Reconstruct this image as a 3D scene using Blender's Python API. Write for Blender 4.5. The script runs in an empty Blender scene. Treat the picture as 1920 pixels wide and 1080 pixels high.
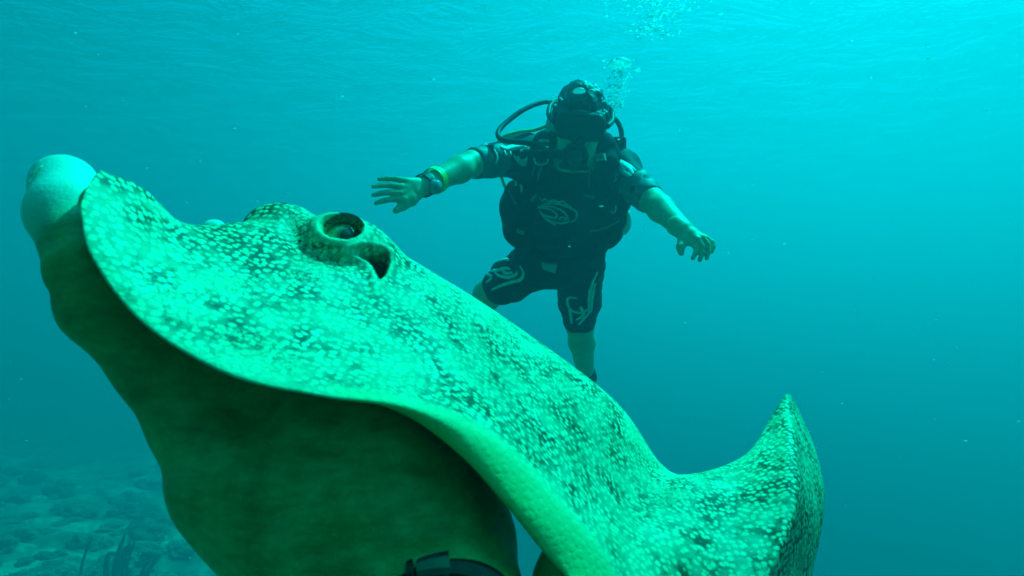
import bpy, bmesh, math, random
import numpy as np
from mathutils import Vector, Matrix, noise as mnoise
from mathutils.bvhtree import BVHTree
R = math.radians
rng = random.Random(7)
SC = bpy.context.scene
COL = SC.collection

# ------------------------------------------------------------------ camera
PITCH = 8.0
cam_d = bpy.data.cameras.new('camera'); cam = bpy.data.objects.new('camera', cam_d); COL.objects.link(cam)
cam.location = (0, 0, 0); cam.rotation_euler = (R(90 + PITCH), 0, 0)
cam_d.sensor_width = 36; cam_d.lens = 36 * 1144 / 1920
cam_d.clip_start = 0.02; cam_d.clip_end = 2000
cam_d.dof.use_dof = True; cam_d.dof.focus_distance = .8; cam_d.dof.aperture_fstop = 20
SC.camera = cam
# ------------------------------------------------------------------ sky, sun, exposure
SUN_EL, SUN_AZ = 62.0, 52.0 # azimuth measured from +Y (view direction) towards +X
world = bpy.data.worlds.new('World'); SC.world = world; world.use_nodes = True
wn = world.node_tree.nodes; wl = world.node_tree.links
sky = wn.new('ShaderNodeTexSky'); sky.sky_type = 'NISHITA'; sky.sun_disc = False
sky.sun_elevation = R(SUN_EL); sky.sun_rotation = R(SUN_AZ)
wl.new(sky.outputs[0], wn['Background'].inputs[0]); wn['Background'].inputs[1].default_value = 0.06
sd = bpy.data.lights.new('sun', 'SUN'); sun = bpy.data.objects.new('sun', sd); COL.objects.link(sun)
sd.energy = 5.0; sd.angle = R(0.6); sd.color = (1.0, 0.96, 0.88)
sv = Vector((math.sin(R(SUN_AZ)) * math.cos(R(SUN_EL)), math.cos(R(SUN_AZ)) * math.cos(R(SUN_EL)), math.sin(R(SUN_EL))))
sun.rotation_euler = sv.to_track_quat('Z', 'Y').to_euler(); sun.location = sv * 30
VS = SC.view_settings
VS.view_transform = 'Standard'; VS.look = 'None'; VS.gamma = 1; VS.exposure = 1.55; VS.use_curve_mapping = False
CY = SC.cycles
CY.use_denoising = True; CY.max_bounces = 8; CY.volume_bounces = 2; CY.diffuse_bounces = 3; CY.glossy_bounces = 3
CY.transparent_max_bounces = 12; CY.caustics_reflective = False; CY.caustics_refractive = False; CY.sample_clamp_indirect = 4
CY.use_adaptive_sampling = False

# ------------------------------------------------------------------ helpers
CF = Vector((0, math.cos(R(PITCH)), math.sin(R(PITCH)))); CU = Vector((0, -math.sin(R(PITCH)), math.cos(R(PITCH)))); CR = Vector((1, 0, 0))
FPX = 1144.0
def P(x, y, d):
    """a place in the water: direction read from the photograph, d metres away along the view axis"""
    return CF * d + CR * ((x - 960) / FPX * d) + CU * ((540 - y) / FPX * d)
def NA(v): return np.array(v, dtype=float)

class Mat:
    def __init__(s, name):
        s.m = bpy.data.materials.new(name); s.m.use_nodes = True
        s.nt = s.m.node_tree; s.n = s.nt.nodes; s.l = s.nt.links
        s.b = s.n.get('Principled BSDF'); s.out = s.n.get('Material Output')
    def new(s, t, **k):
        n = s.n.new(t)
        for a, v in k.items(): setattr(n, a, v)
        return n
    def noise(s, scale, detail=3, rough=.55, vec=None, dist=0):
        n = s.new('ShaderNodeTexNoise'); n.inputs['Scale'].default_value = scale; n.inputs['Detail'].default_value = detail
        n.inputs['Roughness'].default_value = rough; n.inputs['Distortion'].default_value = dist
        if vec is not None: s.l.new(vec, n.inputs['Vector'])
        return n
    def ramp(s, fac, stops):
        n = s.new('ShaderNodeValToRGB'); e = n.color_ramp.elements
        while len(e) < len(stops): e.new(.5)
        for i, (p, c) in enumerate(stops):
            e[i].position = p; e[i].color = (*c, 1) if len(c) == 3 else c
        s.l.new(fac, n.inputs[0]); return n
    def mix(s, fac, a, b):
        n = s.new('ShaderNodeMix', data_type='RGBA')
        for i, v in ((0, fac), (6, a), (7, b)):
            if hasattr(v, 'is_output'): s.l.new(v, n.inputs[i])
            elif i == 0: n.inputs[0].default_value = v
            else: n.inputs[i].default_value = (*v, 1)
        return n.outputs[2]
    def math(s, op, a, b=0.0):
        n = s.new('ShaderNodeMath', operation=op)
        for i, v in ((0, a), (1, b)):
            if hasattr(v, 'is_output'): s.l.new(v, n.inputs[i])
            else: n.inputs[i].default_value = v
        return n.outputs[0]
    def bump(s, h, strength=.3, dist=.01):
        n = s.new('ShaderNodeBump'); n.inputs['Strength'].default_value = strength; n.inputs['Distance'].default_value = dist
        s.l.new(h, n.inputs['Height']); s.l.new(n.outputs[0], s.b.inputs['Normal']); return n
    def coord(s, k='Object'):
        return s.new('ShaderNodeTexCoord').outputs[k]

def simple(name, col, rough=.5, var=.25, scale=40, bump=.15, spec=.5, metal=0):
    M = Mat(name); n = M.noise(scale, 4, vec=M.coord())
    lo = tuple(c * (1 - var) for c in col); hi = tuple(min(1, c * (1 + var)) for c in col)
    r = M.ramp(n.outputs[0], [(.3, lo), (.7, hi)]); M.l.new(r.outputs[0], M.b.inputs['Base Color'])
    M.b.inputs['Roughness'].default_value = rough; M.b.inputs['Metallic'].default_value = metal
    M.b.inputs['Specular IOR Level'].default_value = spec
    if bump: M.bump(n.outputs[0], bump, .3 / scale)
    return M.m

def mesh_obj(name, verts, faces, mat=None, parent=None, smooth=True):
    me = bpy.data.meshes.new(name); me.from_pydata([tuple(v) for v in verts], [], [tuple(int(i) for i in f) for f in faces]); me.update()
    if smooth: me.polygons.foreach_set('use_smooth', [True] * len(me.polygons))
    o = bpy.data.objects.new(name, me); COL.objects.link(o)
    if mat: me.materials.append(mat)
    if parent: o.parent = parent
    return o
def tag(o, label=None, cat=None, group=None, kind=None):
    for k, v in (('label', label), ('category', cat), ('group', group), ('kind', kind)):
        if v: o[k] = v
    return o
# ------------------------------------------------------------------ the water body, its surface and the sea bed
SURF, FAR = 8.0, 110.0
def fbm(x, y, s, o=4):
    return mnoise.fractal(Vector((x * s, y * s, 3.7)), 1.0, 2.0, o)
def build_surface():
    n = 260; xs = np.sign(np.linspace(-1, 1, n)) * np.abs(np.linspace(-1, 1, n)) ** 1.7 * (FAR - 2)
    V = []
    for y in xs:
        for x in xs:
            z = .10 * fbm(x + .35 * y, y * 1.7, .22, 3) + .05 * fbm(x, y * 1.5, .7, 2)
            V.append((x, y, SURF + z))
    F = [(j * n + i, j * n + i + 1, (j + 1) * n + i + 1, (j + 1) * n + i) for j in range(n - 1) for i in range(n - 1)]
    M = Mat('water_surface'); M.n.remove(M.b)
    co = M.coord(); mp = M.new('ShaderNodeMapping'); M.l.new(co, mp.inputs[0]); mp.inputs['Scale'].default_value = (1, 1.8, 1)
    a = M.noise(.5, 4, .62, mp.outputs[0], 1.2); b = M.noise(4.0, 3, .55, mp.outputs[0], .3)
    h = M.math('ADD', a.outputs[0], M.math('MULTIPLY', b.outputs[0], .10))
    bp = M.new('ShaderNodeBump'); bp.inputs['Strength'].default_value = 1; bp.inputs['Distance'].default_value = .75; M.l.new(h, bp.inputs['Height'])
    fr = M.new('ShaderNodeFresnel'); fr.inputs['IOR'].default_value = 1.333; M.l.new(bp.outputs[0], fr.inputs['Normal'])
    tr = M.new('ShaderNodeBsdfTransparent'); gl = M.new('ShaderNodeBsdfGlossy'); gl.inputs['Roughness'].default_value = .06
    M.l.new(bp.outputs[0], gl.inputs['Normal'])
    mx = M.new('ShaderNodeMixShader'); M.l.new(fr.outputs[0], mx.inputs[0]); M.l.new(tr.outputs[0], mx.inputs[1]); M.l.new(gl.outputs[0], mx.inputs[2])
    M.l.new(mx.outputs[0], M.out.inputs['Surface'])
    tag(mesh_obj('water_surface', V, F, M.m), kind='structure')
build_surface()

def ground(x, y):
    z = -3.2 - 8.5 * (1 / (1 + math.exp(-(x + 1.2) / 1.5))) - .02 * max(0, y - 8)
    z += .35 * fbm(x, y, .35, 4) + .16 * fbm(x + 9, y, 1.3, 4)
    return z
def build_ground():
    n = 280; t = np.linspace(-1, 1, n); s = np.sign(t) * np.abs(t) ** 2.2 * (FAR - 2)
    V = [(x - 5, y + 8, ground(x - 5, y + 8)) for y in s for x in s]
    V = [(max(-FAR+1, min(FAR-1, x)), max(-FAR+1, min(FAR-1, y)), z) for x, y, z in V]
    F = [(j * n + i, j * n + i + 1, (j + 1) * n + i + 1, (j + 1) * n + i) for j in range(n - 1) for i in range(n - 1)]
    M = Mat('sea_bed'); co = M.coord()
    a = M.noise(.8, 6, .62, co, .8); b = M.noise(5, 5, .6, co)
    m = M.math('ADD', a.outputs[0], M.math('MULTIPLY', M.math('SUBTRACT', b.outputs[0], .5), .5))
    r = M.ramp(m, [(.34, (.10, .11, .06)), (.50, (.26, .26, .16)), (.70, (.58, .56, .40))])
    M.l.new(r.outputs[0], M.b.inputs['Base Color']); M.b.inputs['Roughness'].default_value = .95
    M.bump(b.outputs[0], .8, .06)
    tag(mesh_obj('seabed', V, F, M.m), kind='structure')
build_ground()

def build_haze():
    bm = bmesh.new(); bmesh.ops.create_cube(bm, size=1)
    lo, hi = -18.0, SURF + .6
    bmesh.ops.scale(bm, vec=(2 * FAR, 2 * FAR, hi - lo), verts=bm.verts); bmesh.ops.translate(bm, vec=(0, 0, (lo + hi) / 2), verts=bm.verts)
    me = bpy.data.meshes.new('haze'); bm.to_mesh(me); o = bpy.data.objects.new('haze', me); COL.objects.link(o)
    M = Mat('sea_water'); M.n.remove(M.b)
    pv = M.new('ShaderNodeVolumePrincipled'); pv.inputs['Density'].default_value = WATER_D; pv.inputs['Color'].default_value = (*WATER_C, 1)
    pv.inputs['Absorption Color'].default_value = (.0, .0, .0, 1); pv.inputs['Anisotropy'].default_value = WATER_G
    ab = M.new('ShaderNodeVolumeAbsorption'); ab.inputs['Color'].default_value = (.0, .975, .972, 1); ab.inputs['Density'].default_value = .7
    ad = M.new('ShaderNodeAddShader'); M.l.new(pv.outputs[0], ad.inputs[0]); M.l.new(ab.outputs[0], ad.inputs[1])
    M.l.new(ad.outputs[0], M.out.inputs['Volume']); me.materials.append(M.m)
    tag(o, kind='stuff')
    o['label'] = 'clear turquoise sea water filling the whole scene'
WATER_D, WATER_C, WATER_G = .07, (.1, .53, .635), .56
build_haze()
# ------------------------------------------------------------------ organic shapes: distance fields meshed with surface nets
def smin(a, b, k):
    h = np.clip(.5 + .5 * (b - a) / k, 0, 1)
    return b + (a - b) * h - k * h * (1 - h)
def smax(a, b, k): return -smin(-a, -b, k)
def cone(p, a, b, ra, rb):
    a, b = NA(a), NA(b); ba = b - a; pa = p - a
    t = np.clip(pa @ ba / (ba @ ba), 0, 1)
    return np.linalg.norm(pa - t[:, None] * ba, axis=1) - (ra + (rb - ra) * t)
def ell(p, c, r, ax=None):
    q = p - NA(c)
    if ax is not None: q = q @ NA(ax).T
    r = NA(r); k0 = np.linalg.norm(q / r, axis=1); k1 = np.linalg.norm(q / (r * r), axis=1)
    return k0 * (k0 - 1) / np.maximum(k1, 1e-9)
def rbox(p, c, hb, r, ax=None):
    q = p - NA(c)
    if ax is not None: q = q @ NA(ax).T
    d = np.abs(q) - (NA(hb) - r)
    return np.linalg.norm(np.maximum(d, 0), axis=1) + np.minimum(d.max(1), 0) - r
def chain(p, pts, k=.01):
    """tapered limb through (point, radius) stations"""
    d = None
    for (a, ra), (b, rb) in zip(pts[:-1], pts[1:]):
        e = cone(p, a, b, ra, rb); d = e if d is None else smin(d, e, k)
    return d
def nets(fn, lo, hi, h, smooth=1):
    lo, hi = NA(lo), NA(hi); n = np.ceil((hi - lo) / h).astype(int) + 1
    ax = [lo[i] + h * np.arange(n[i]) for i in range(3)]
    D = np.empty(n, dtype=np.float32)
    st = max(1, int(400000 / (n[1] * n[2])))
    for i in range(0, n[0], st):
        g = np.stack(np.meshgrid(ax[0][i:i + st], ax[1], ax[2], indexing='ij'), -1).reshape(-1, 3)
        D[i:i + st] = fn(g).reshape(-1, n[1], n[2])
    S = D < 0
    c = np.zeros(n - 1, int); acc = np.zeros((*(n - 1), 3)); cnt = np.zeros(n - 1)
    corners = [(i, j, k) for i in (0, 1) for j in (0, 1) for k in (0, 1)]
    sl = lambda o: tuple(slice(o[i], o[i] + n[i] - 1) for i in range(3))
    for o in corners: c += S[sl(o)]
    act = (c > 0) & (c < 8); idx = np.argwhere(act)
    pos = np.zeros((len(idx), 3)); num = np.zeros(len(idx))
    for o in corners:
        for a in range(3):
            if o[a]: continue
            o2 = list(o); o2[a] = 1
            d0 = D[tuple((idx + o).T)]; d1 = D[tuple((idx + o2).T)]
            m = (d0 < 0) != (d1 < 0)
            t = np.where(m, d0 / np.where(m, d0 - d1, 1), 0)
            q = np.tile(np.array(o, float), (len(idx), 1)); q[:, a] += t
            pos[m] += q[m]; num[m] += 1
    V = lo + (idx + pos / num[:, None]) * h
    vid = -np.ones(n - 1, int); vid[tuple(idx.T)] = np.arange(len(idx))
    F = []
    for a in range(3):
        b, cc = (a + 1) % 3, (a + 2) % 3
        s0 = [slice(None)] * 3; s1 = [slice(None)] * 3; s0[a] = slice(0, -1); s1[a] = slice(1, None)
        e = np.argwhere(S[tuple(s0)] != S[tuple(s1)])
        e = e[(e[:, b] > 0) & (e[:, cc] > 0) & (e[:, b] < n[b] - 1) & (e[:, cc] < n[cc] - 1)]
        ub = np.zeros(3, int); ub[b] = 1; uc = np.zeros(3, int); uc[cc] = 1
        q = np.stack([vid[tuple((e - ub - uc).T)], vid[tuple((e - uc).T)], vid[tuple(e.T)], vid[tuple((e - ub).T)]], 1)
        ins = S[tuple(e.T)]; q[~ins] = q[~ins][:, ::-1]
        F.append(q)
    F = np.concatenate(F)
    for _ in range(smooth):
        A = np.zeros_like(V); k = np.zeros(len(V))
        for i in range(4):
            for j in ((i + 1) % 4, (i - 1) % 4):
                np.add.at(A, F[:, i], V[F[:, j]]); np.add.at(k, F[:, i], 1)
        V = .5 * V + .5 * A / np.maximum(k, 1)[:, None]
    return V, F
def fast_mesh(name, V, F, mat=None, parent=None):
    me = bpy.data.meshes.new(name); V = np.asarray(V, np.float32); F = np.asarray(F, np.int32)
    me.vertices.add(len(V)); me.vertices.foreach_set('co', V.ravel())
    me.loops.add(F.size); me.loops.foreach_set('vertex_index', F.ravel())
    me.polygons.add(len(F)); me.polygons.foreach_set('loop_start', np.arange(len(F), dtype=np.int32) * F.shape[1])
    me.polygons.foreach_set('use_smooth', np.ones(len(F), bool)); me.update(calc_edges=True); me.validate()
    o = bpy.data.objects.new(name, me); COL.objects.link(o)
    if mat: me.materials.append(mat)
    if parent: o.parent = parent
    return o
def tube(name, pts, r, mat, parent=None, seg=10, n=40, flat=None):
    """round tube along a smooth curve through pts (r: number or list)"""
    pts = [Vector(p) for p in pts]; C = crv(pts, n); m = len(C)
    rr = [r] * m if not hasattr(r, '__len__') else list(np.interp(np.linspace(0, 1, m), np.linspace(0, 1, len(r)), r))
    V, F = [], []; up = None
    for i, c in enumerate(C):
        t = (C[min(i + 1, m - 1)] - C[max(i - 1, 0)]).normalized()
        if up is None: up = t.orthogonal().normalized()
        up = (up - t * up.dot(t)).normalized(); s = t.cross(up)
        for k in range(seg):
            a = 2 * math.pi * k / seg; V.append(c + (up * math.cos(a) + s * math.sin(a)) * rr[i])
    for i in range(m - 1):
        for k in range(seg): F.append((i * seg + k, i * seg + (k + 1) % seg, (i + 1) * seg + (k + 1) % seg, (i + 1) * seg + k))
    F.append(tuple(range(seg))[::-1]); F.append(tuple((m - 1) * seg + k for k in range(seg)))
    return mesh_obj(name, V, F, mat, parent)
def crv(pts, n):
    """Catmull-Rom through pts"""
    pts = [Vector(p) for p in pts]; q = [2 * pts[0] - pts[1]] + pts + [2 * pts[-1] - pts[-2]]
    out = []
    for s in np.linspace(0, len(pts) - 1 - 1e-6, n):
        i = int(s); t = s - i; a, b, c, d = q[i:i + 4]
        out.append(.5 * ((2 * b) + (c - a) * t + (2 * a - 5 * b + 4 * c - d) * t * t + (3 * b - a - 3 * c + d) * t ** 3))
    return out
# ------------------------------------------------------------------ the stingray: cross-sections lofted from snout to rear lobe
# each section: pattern edge N, back m1 m2, crest S, far margin F, near rim Q, thickness T
SEC = [
 ((150,392,.222),(155,372,.225),(165,348,.230),(188,320,.240),(205,335,.246),(153,392,.225),.004),
 ((172,478,.213),(197,440,.222),(222,395,.235),(255,349,.255),(285,372,.270),(178,482,.219),.007),
 ((268,601,.205),(290,538,.220),(315,475,.243),(345,419,.275),(375,450,.298),(276,602,.213),.010),
 ((430,696,.202),(442,612,.226),(460,515,.262),(478,417,.312),(495,440,.345),(436,697,.212),.016),
 ((600,736,.208),(612,655,.238),(628,555,.280),(645,430,.330),(650,445,.375),(606,738,.220),.022),
 ((765,760,.218),(785,692,.252),(808,604,.300),(835,527,.362),(845,550,.420),(742,768,.228),.024),
 ((912,822,.230),(935,765,.266),(962,700,.318),(1000,636,.385),(1012,660,.440),(857,848,.226),.026),
 ((1028,933,.239),(1055,885,.272),(1098,815,.325),(1150,752,.392),(1165,785,.445),(944,942,.226),.026),
 ((1122,1042,.245),(1142,990,.272),(1192,928,.322),(1238,870,.385),(1245,905,.430),(1030,1048,.230),.022),
 ((1180,1170,.240),(1220,1068,.266),(1262,975,.308),(1300,888,.368),(1325,935,.410),(1130,1150,.232),.015),
 ((1270,1260,.244),(1312,1130,.268),(1358,990,.312),(1398,852,.398),(1425,905,.430),(1240,1260,.240),.011),
 ((1370,1300,.248),(1405,1130,.273),(1438,960,.320),(1446,782,.430),(1470,820,.450),(1360,1310,.246),.008),
 ((1405,1280,.252),(1436,1110,.278),(1492,925,.330),(1474,741,.448),(1492,790,.458),(1408,1290,.252),.005),
 ((1430,1275,.268),(1468,1105,.302),(1510,925,.350),(1493,762,.448),(1502,800,.455),(1433,1285,.268),.004),
 ((1490,1260,.340),(1520,1095,.352),(1546,930,.388),(1519,815,.440),(1510,840,.445),(1480,1265,.340),.004),
]
def build_ray():
    rows = []
    for N, m1, m2, S, F, Q, T in SEC: rows.append([P(*Q), P(*N), P(*m1), P(*m2), P(*S), P(*F)])
    G = []
    for i, r in enumerate(rows):
        ut = (rows[min(i + 1, len(rows) - 1)][3] - rows[max(i - 1, 0)][3]); vt = r[4] - r[2]
        n = vt.cross(ut).normalized()
        if n.z < 0: n = -n
        T = SEC[i][6]
        G.append([NA(x) for x in r] + [NA(r[5] * .35 + r[4] * .65 - n * T * .9), NA(r[3] - n * T), NA(r[2] - n * T * .8)])
    G = np.array(G)                                            # (15, 9, 3) closed in v
    NU, NV = 520, 360
    def cr(Pm, n, closed):
        m = len(Pm); out = []
        s = np.linspace(0, m if closed else m - 1, n + (1 if closed else 0))[:n] if closed else np.linspace(0, m - 1 - 1e-6, n)
        i = np.floor(s).astype(int); t = (s - i)
        def g(k):
            return Pm[k % m] if closed else np.where((k < 0)[(...,) + (None,) * (Pm.ndim - 1)], 2 * Pm[0] - Pm[1], np.where((k > m - 1)[(...,) + (None,) * (Pm.ndim - 1)], 2 * Pm[-1] - Pm[-2], Pm[np.clip(k, 0, m - 1)]))
        a, b, c, d = g(i - 1), g(i), g(i + 1), g(i + 2); t = t[(...,) + (None,) * (Pm.ndim - 1)]
        return .5 * (2 * b + (c - a) * t + (2 * a - 5 * b + 4 * c - d) * t ** 2 + (3 * b - a - 3 * c + d) * t ** 3)
    # spend more samples on the back than on the belly
    A = cr(G, NU, False)                                       # (NU, 9, 3)
    X = cr(np.swapaxes(A, 0, 1), NV, True)                     # (NV, NU, 3)
    X = np.swapaxes(X, 0, 1).copy()                            # (NU, NV, 3)
    for _ in range(6):                                         # soften the loft along u
        X[1:-1] = .5 * X[1:-1] + .25 * (X[:-2] + X[2:])
    vpar = np.arange(NV) / NV * 9
    dors = np.clip((vpar - .95) / .4, 0, 1) * np.clip((5.4 - vpar) / .4, 0, 1)
    dors = np.tile(dors, (NU, 1))
    upar = np.linspace(0, len(SEC) - 1, NU)[:, None]
    # thin leading edge: pattern reaches the very edge there
    edge = np.clip((4.6 - upar) / .6, 0, 1) * np.clip((vpar[None] - .45) / .3, 0, 1) * np.clip((5.4 - vpar[None]) / .4, 0, 1)
    dors = np.maximum(dors, edge)
    dors = np.maximum(dors, np.clip((upar - 11.6) / .3, 0, 1) * np.ones_like(dors))
    Vx = X.reshape(-1, 3)
    # --- raised eyes with a deep socket, spiracle hollow behind the near one
    pale = np.zeros(len(Vx)); dark = np.zeros(len(Vx))
    def volcano(c, a, r0, r1, hh, crater, wr):
        c, a = NA(c), NA(a); a = a / np.linalg.norm(a)
        q = Vx - c; ax = q @ a; rho = np.linalg.norm(q - ax[:, None] * a, axis=1)
        near = (np.abs(ax) < .03)
        w = np.clip((wr - rho) / (wr - r1), 0, 1); w = w * w * (3 - 2 * w) * near
        prof = hh * np.exp(-np.maximum(rho - r0, 0) ** 2 / (2 * (.45 * (r1 - r0) + .002) ** 2))
        ins = np.clip((r0 - rho) / .0028, 0, 1); ins = ins * ins * (3 - 2 * ins)
        prof = prof - ins * crater
        return q, ax, rho, w, prof, ins, a
    up = NA(CU); 
    eyes = []
    for (px, py, d), lean, r0, r1, hh, cr_, wr in (((643, 446, .326), .02, .0112, .0205, .0085, .0100, .036), ((520, 408, .345), .9, .008, .016, .008, .006, .024)):
        c = P(px, py, d); v = c.normalized()
        a = (-v * (.78 - lean) + CU * .62 - CR * .10 + (v * .4 if lean > .5 else v * 0)).normalized()
        q, ax, rho, w, prof, ins, an = volcano(c, a, r0, r1, hh, cr_, wr)
        Vx[:] = Vx + (w * (prof - ax * .55))[:, None] * an
        pale[:] = np.maximum(pale, np.clip((.0162 - rho) / .004, 0, 1) * (w > 0) * (1 if lean < .5 else 0))
        eyes.append((c, a, hh, cr_))
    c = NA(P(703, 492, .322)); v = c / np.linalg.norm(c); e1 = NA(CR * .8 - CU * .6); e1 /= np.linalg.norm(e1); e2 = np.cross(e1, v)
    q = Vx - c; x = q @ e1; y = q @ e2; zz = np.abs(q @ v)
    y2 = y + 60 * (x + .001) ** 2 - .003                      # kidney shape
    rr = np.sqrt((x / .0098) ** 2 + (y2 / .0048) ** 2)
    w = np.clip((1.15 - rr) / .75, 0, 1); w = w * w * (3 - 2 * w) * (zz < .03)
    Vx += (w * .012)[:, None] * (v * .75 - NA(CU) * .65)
    dark = np.maximum(dark, np.clip((w - .35) / .4, 0, 1))  # shade inside the spiracle painted into the skin colour
    rim = np.exp(-((rr - 1.35) / .28) ** 2) * (zz < .03); Vx += (rim * .0016)[:, None] * (-v * .6 + NA(CU) * .8)
    pale = np.maximum(pale, .55 * rim)
    # gentle muscle undulation of the disc
    # faces
    i, j = np.meshgrid(np.arange(NU - 1), np.arange(NV), indexing='ij'); j2 = (j + 1) % NV
    F = np.stack([i * NV + j, i * NV + j2, (i + 1) * NV + j2, (i + 1) * NV + j], -1).reshape(-1, 4)
    c0 = len(Vx); Vx = np.concatenate([Vx, X[0].mean(0)[None], X[-1].mean(0)[None]])
    o = None
    capA = [(jj, c0, (jj + 1) % NV, (jj + 1) % NV) for jj in range(NV)]
    me = bpy.data.meshes.new('stingray')
    tri = [(jj, c0, (jj + 1) % NV) for jj in range(NV)] + [((NU - 1) * NV + (jj + 1) % NV, c0 + 1, (NU - 1) * NV + jj) for jj in range(NV)]
    me.from_pydata(Vx.tolist(), [], F.tolist() + tri); me.update()
    me.polygons.foreach_set('use_smooth', [True] * len(me.polygons))
    bm = bmesh.new(); bm.from_mesh(me); bmesh.ops.recalc_face_normals(bm, faces=bm.faces); bm.to_mesh(me); bm.free()
    rimp = np.exp(-((vpar - .95) / .28) ** 2)[None] * np.ones((NU, 1)); pale = np.maximum(pale, .75 * rimp.ravel())
    pad = lambda a: np.concatenate([np.asarray(a, np.float32).ravel(), [0, 0]]).astype(np.float32)
    for nm, arr in (('dorsal', dors), ('pale', pale), ('dark', dark)):
        at = me.attributes.new(nm, 'FLOAT', 'POINT'); at.data.foreach_set('value', pad(arr))
    ob = bpy.data.objects.new('stingray', me); COL.objects.link(ob); me.materials.append(ray_material())
    tag(ob, 'pale stingray with dark mottled spots held in the water on an open hand', 'stingray')
    # eyes
    for c, a, hh, cr_ in eyes:
        iris = Mat('ray_eye'); g = iris.coord('Object')
        ln = iris.new('ShaderNodeVectorMath', operation='LENGTH'); sp = iris.new('ShaderNodeSeparateXYZ'); iris.l.new(g, sp.inputs[0])
        r = iris.ramp(sp.outputs[2], [(.0, (.50, .54, .24)), (.62, (.42, .46, .20)), (.80, (.10, .12, .05)), (.84, (.02, .025, .015))])
        dv = iris.math('DIVIDE', sp.outputs[2], .0114); iris.l.new(dv, r.inputs[0])
        iris.l.new(r.outputs[0], iris.b.inputs['Base Color']); iris.b.inputs['Roughness'].default_value = .4
        bm = bmesh.new(); bmesh.ops.create_uvsphere(bm, u_segments=32, v_segments=20, radius=.0114)
        m2 = bpy.data.meshes.new('eyeball'); bm.to_mesh(m2); bm.free(); m2.polygons.foreach_set('use_smooth', [True] * len(m2.polygons))
        e = bpy.data.objects.new('eyeball', m2); COL.objects.link(e); m2.materials.append(iris.m); e.parent = ob
        look = (a + CR * .55 - CU * .35).normalized()
        e.location = c + a * (hh - .0142); e.rotation_euler = look.to_track_quat('Z', 'Y').to_euler()
    # fringed lid hanging over the near pupil
    c, a, hh, _ = eyes[0]
    s = a.cross(CU).normalized(); t = s.cross(a).normalized()
    if t.z < 0: t = -t
    V, Fc = [], []; n = 26
    for k in range(n):
        an = R(12 + 156 * k / (n - 1)); o_ = c + a * (hh - .0015) + (s * math.cos(an) + t * math.sin(an)) * .0120
        ln_ = .0052 if k % 3 else .0030
        i_ = c + a * (hh - .0022) + (s * math.cos(an) + t * math.sin(an)) * (.0120 - ln_ * math.sin(an) ** .5)
        V += [o_, i_, o_ - a * .0012, i_ - a * .0010]
    for k in range(n - 1):
        b = 4 * k; Fc += [(b, b + 4, b + 5, b + 1), (b + 2, b + 3, b + 7, b + 6), (b + 1, b + 5, b + 7, b + 3)]
    mesh_obj('eyelid', V, Fc, simple('ray_eyelid', (.10, .12, .05), .6, .4, 300, .1), ob)
    # tail, leaving behind the rear lobe
    tp = [P(1235, 935, .40), P(1275, 985, .45), P(1330, 1060, .53), P(1390, 1150, .62)]
    tl = tube('tail', tp, [.013, .010, .007, .004], me.materials[0], ob, 16, 40)
    # pelvic fin below the margin
    fp = nets(lambda p: smin(ell(p, P(1085, 1085, .262), (.020, .013, .010)), cone(p, P(1050, 1045, .262), P(1120, 1130, .262), .007, .014), .01), P(1000, 1180, .22) - Vector((.03, .03, .03)), P(1150, 980, .30) + Vector((.03, .03, .03)), .0015)
    fast_mesh('pelvic_fin', *fp, me.materials[0], ob)
    return ob
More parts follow.
